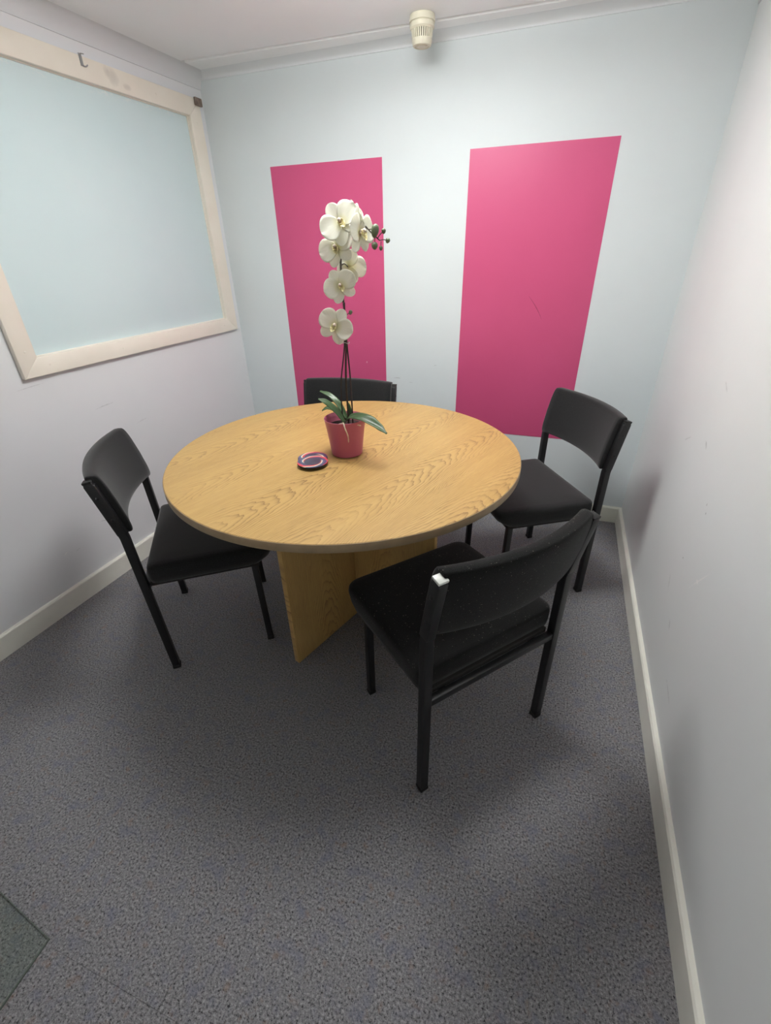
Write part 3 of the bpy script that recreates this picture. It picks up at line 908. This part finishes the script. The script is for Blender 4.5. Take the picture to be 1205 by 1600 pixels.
# ------------------------------------------------------------------ ceiling detector
m_detector = simple('cream_detector_plastic', (0.72, 0.69, 0.55), 0.45, 0.04, 30.0)
m_slot = simple('dark_detector_inside', (0.16, 0.15, 0.12), 0.8)
det = empty('smoke_detector', (-0.643, 2.278, ZC))
tag(det, 'cream ribbed smoke detector hanging from the ceiling by the back wall', 'detector')
lathe('mounting_base', [(0.040, 0.0), (0.0455, -0.001), (0.0465, -0.010), (0.0475, -0.013), (0.0475, -0.020), (0.0435, -0.0215), (0.0435, -0.023), (0.046, -0.0245),
                        (0.0455, -0.036), (0.0405, -0.041), (0.036, -0.041)], m_detector, det, 48)
lathe('sensor_core', [(0.034, -0.040), (0.031, -0.066)], m_slot, det, 40)
V = []; F = []
NF = 30
for k in range(NF):
    a = 2 * math.pi * k / NF
    ca, sa = math.cos(a), math.sin(a)
    n = len(V)
    for (r, z) in [(0.033, -0.040), (0.0405, -0.040), (0.0365, -0.066), (0.030, -0.066)]:
        for t in (-0.0022, 0.0022):
            V.append((r * ca - t * sa, r * sa + t * ca, z))
    F += [tuple(n + i for i in f) for f in [(0, 2, 4, 6), (1, 7, 5, 3), (0, 1, 3, 2), (2, 3, 5, 4), (4, 5, 7, 6), (6, 7, 1, 0)]]
mk('grille', V, F, m_detector, det)
lathe('end_cap', [(0.030, -0.0655), (0.0372, -0.0655), (0.0365, -0.076), (0.0335, -0.084), (0.028, -0.086), (0.0265, -0.083), (0.020, -0.083), (0.019, -0.086), (0.001, -0.0865)], m_detector, det, 48)

# ------------------------------------------------------------------ small fittings at the window frame
m_steel = simple('bare_grey_steel', (0.42, 0.42, 0.42), 0.4, 0.1, 50.0, metal=0.8)
hk = empty('wall_hook', LW(0.0205, 1.792, 1.965))
tag(hk, 'small bent metal hook fixed on the top board of window frame', 'hook')
def wob(P0, name, mat, parent, y0, y1, z0, z1, o0, o1, bev=0.0):
    return box(name, o0, o1, y0, y1, z0, z1, mat, parent, bev)
wob(0, 'hook_plate', m_steel, hk, -0.007, 0.005, 0.0, 0.036, 0.0, 0.0018)
tube('hook_arm', smooth_path([(0.001, 0.0, 0.003), (0.007, 0.004, 0.0), (0.010, 0.010, 0.002), (0.011, 0.014, 0.006)], 4), 0.0022, m_steel, hk, 6)
tube('hook_arm', smooth_path([(0.001, 0.0, 0.035), (0.006, 0.005, 0.0355), (0.008, 0.011, 0.0355)], 4), 0.0018, m_steel, hk, 6)
m_brown = simple('brown_wood_block', (0.20, 0.155, 0.125), 0.6, 0.35, 70.0)
blk = box('wooden_block', 0.0, 0.011, -0.024, 0.024, -0.0155, 0.0155, m_brown, None, 0.0025, loc=LW(0.0208, WY1 - 0.016, WZ1 - 0.0125))
tag(blk, 'small brown block at the top right corner of the window frame', 'block')

# ------------------------------------------------------------------ clear floor mat
def mat_material():
    M = Mat('clear_green_plastic_sheet')
    tr = M.n('ShaderNodeBsdfTransparent'); tr.inputs[0].default_value = (0.915, 0.94, 0.92, 1)
    gl = M.n('ShaderNodeBsdfGlossy'); gl.inputs['Roughness'].default_value = 0.25
    nz = M.noise(M.pos(), 12.0, 2)
    M.put(gl.inputs[0], M.ramp(nz, [(0.3, (0.8, 0.85, 0.8)), (0.7, (0.9, 0.95, 0.9))]))
    lw = M.n('ShaderNodeLayerWeight'); lw.inputs[0].default_value = 0.5
    fac = M.math('ADD', M.math('MULTIPLY', M.math('POWER', lw.outputs['Facing'], 4.0), 0.35), 0.03)
    mx = M.n('ShaderNodeMixShader')
    M.link(fac, mx.inputs[0]); M.link(tr.outputs[0], mx.inputs[1]); M.link(gl.outputs[0], mx.inputs[2])
    M.link(mx.outputs[0], M.out.inputs[0])
    return M.m
m_mat = mat_material()
m_matedge = simple('green_sheet_edge', (0.13, 0.155, 0.135), 0.25, 0.1, 20.0)
e1 = Vector((-0.9925, 0.122, 0)); e2 = Vector((0.068, -0.9977, 0))     # the sheet's two edges at the corner in view
def mat_pts(c, z): return [tuple(q + Vector((0, 0, z))) for q in c]
c4 = [Vector((0, 0, 0)), e1 * 0.82, e1 * 0.82 + e2 * 0.56, e2 * 0.56]
fm = hexa(mat_pts(c4, 0.0) + mat_pts(c4, 0.004), 'floor_mat', m_mat, loc=(-0.889, 0.125, 0.0004))
mid = (c4[0] + c4[2]) / 2
for k in range(4):
    a, b = c4[k], c4[(k + 1) % 4]
    ai, bi = a + (mid - a).normalized() * 0.0024, b + (mid - b).normalized() * 0.0024
    ao, bo = a - (mid - a).normalized() * 0.0004, b - (mid - b).normalized() * 0.0004
    hexa(mat_pts([ao, bo, bi, ai], 0.0) + mat_pts([ao, bo, bi, ai], 0.0045), 'mat_edge', m_matedge, fm)
tag(fm, 'clear greenish plastic floor mat, only one corner in view', 'mat')
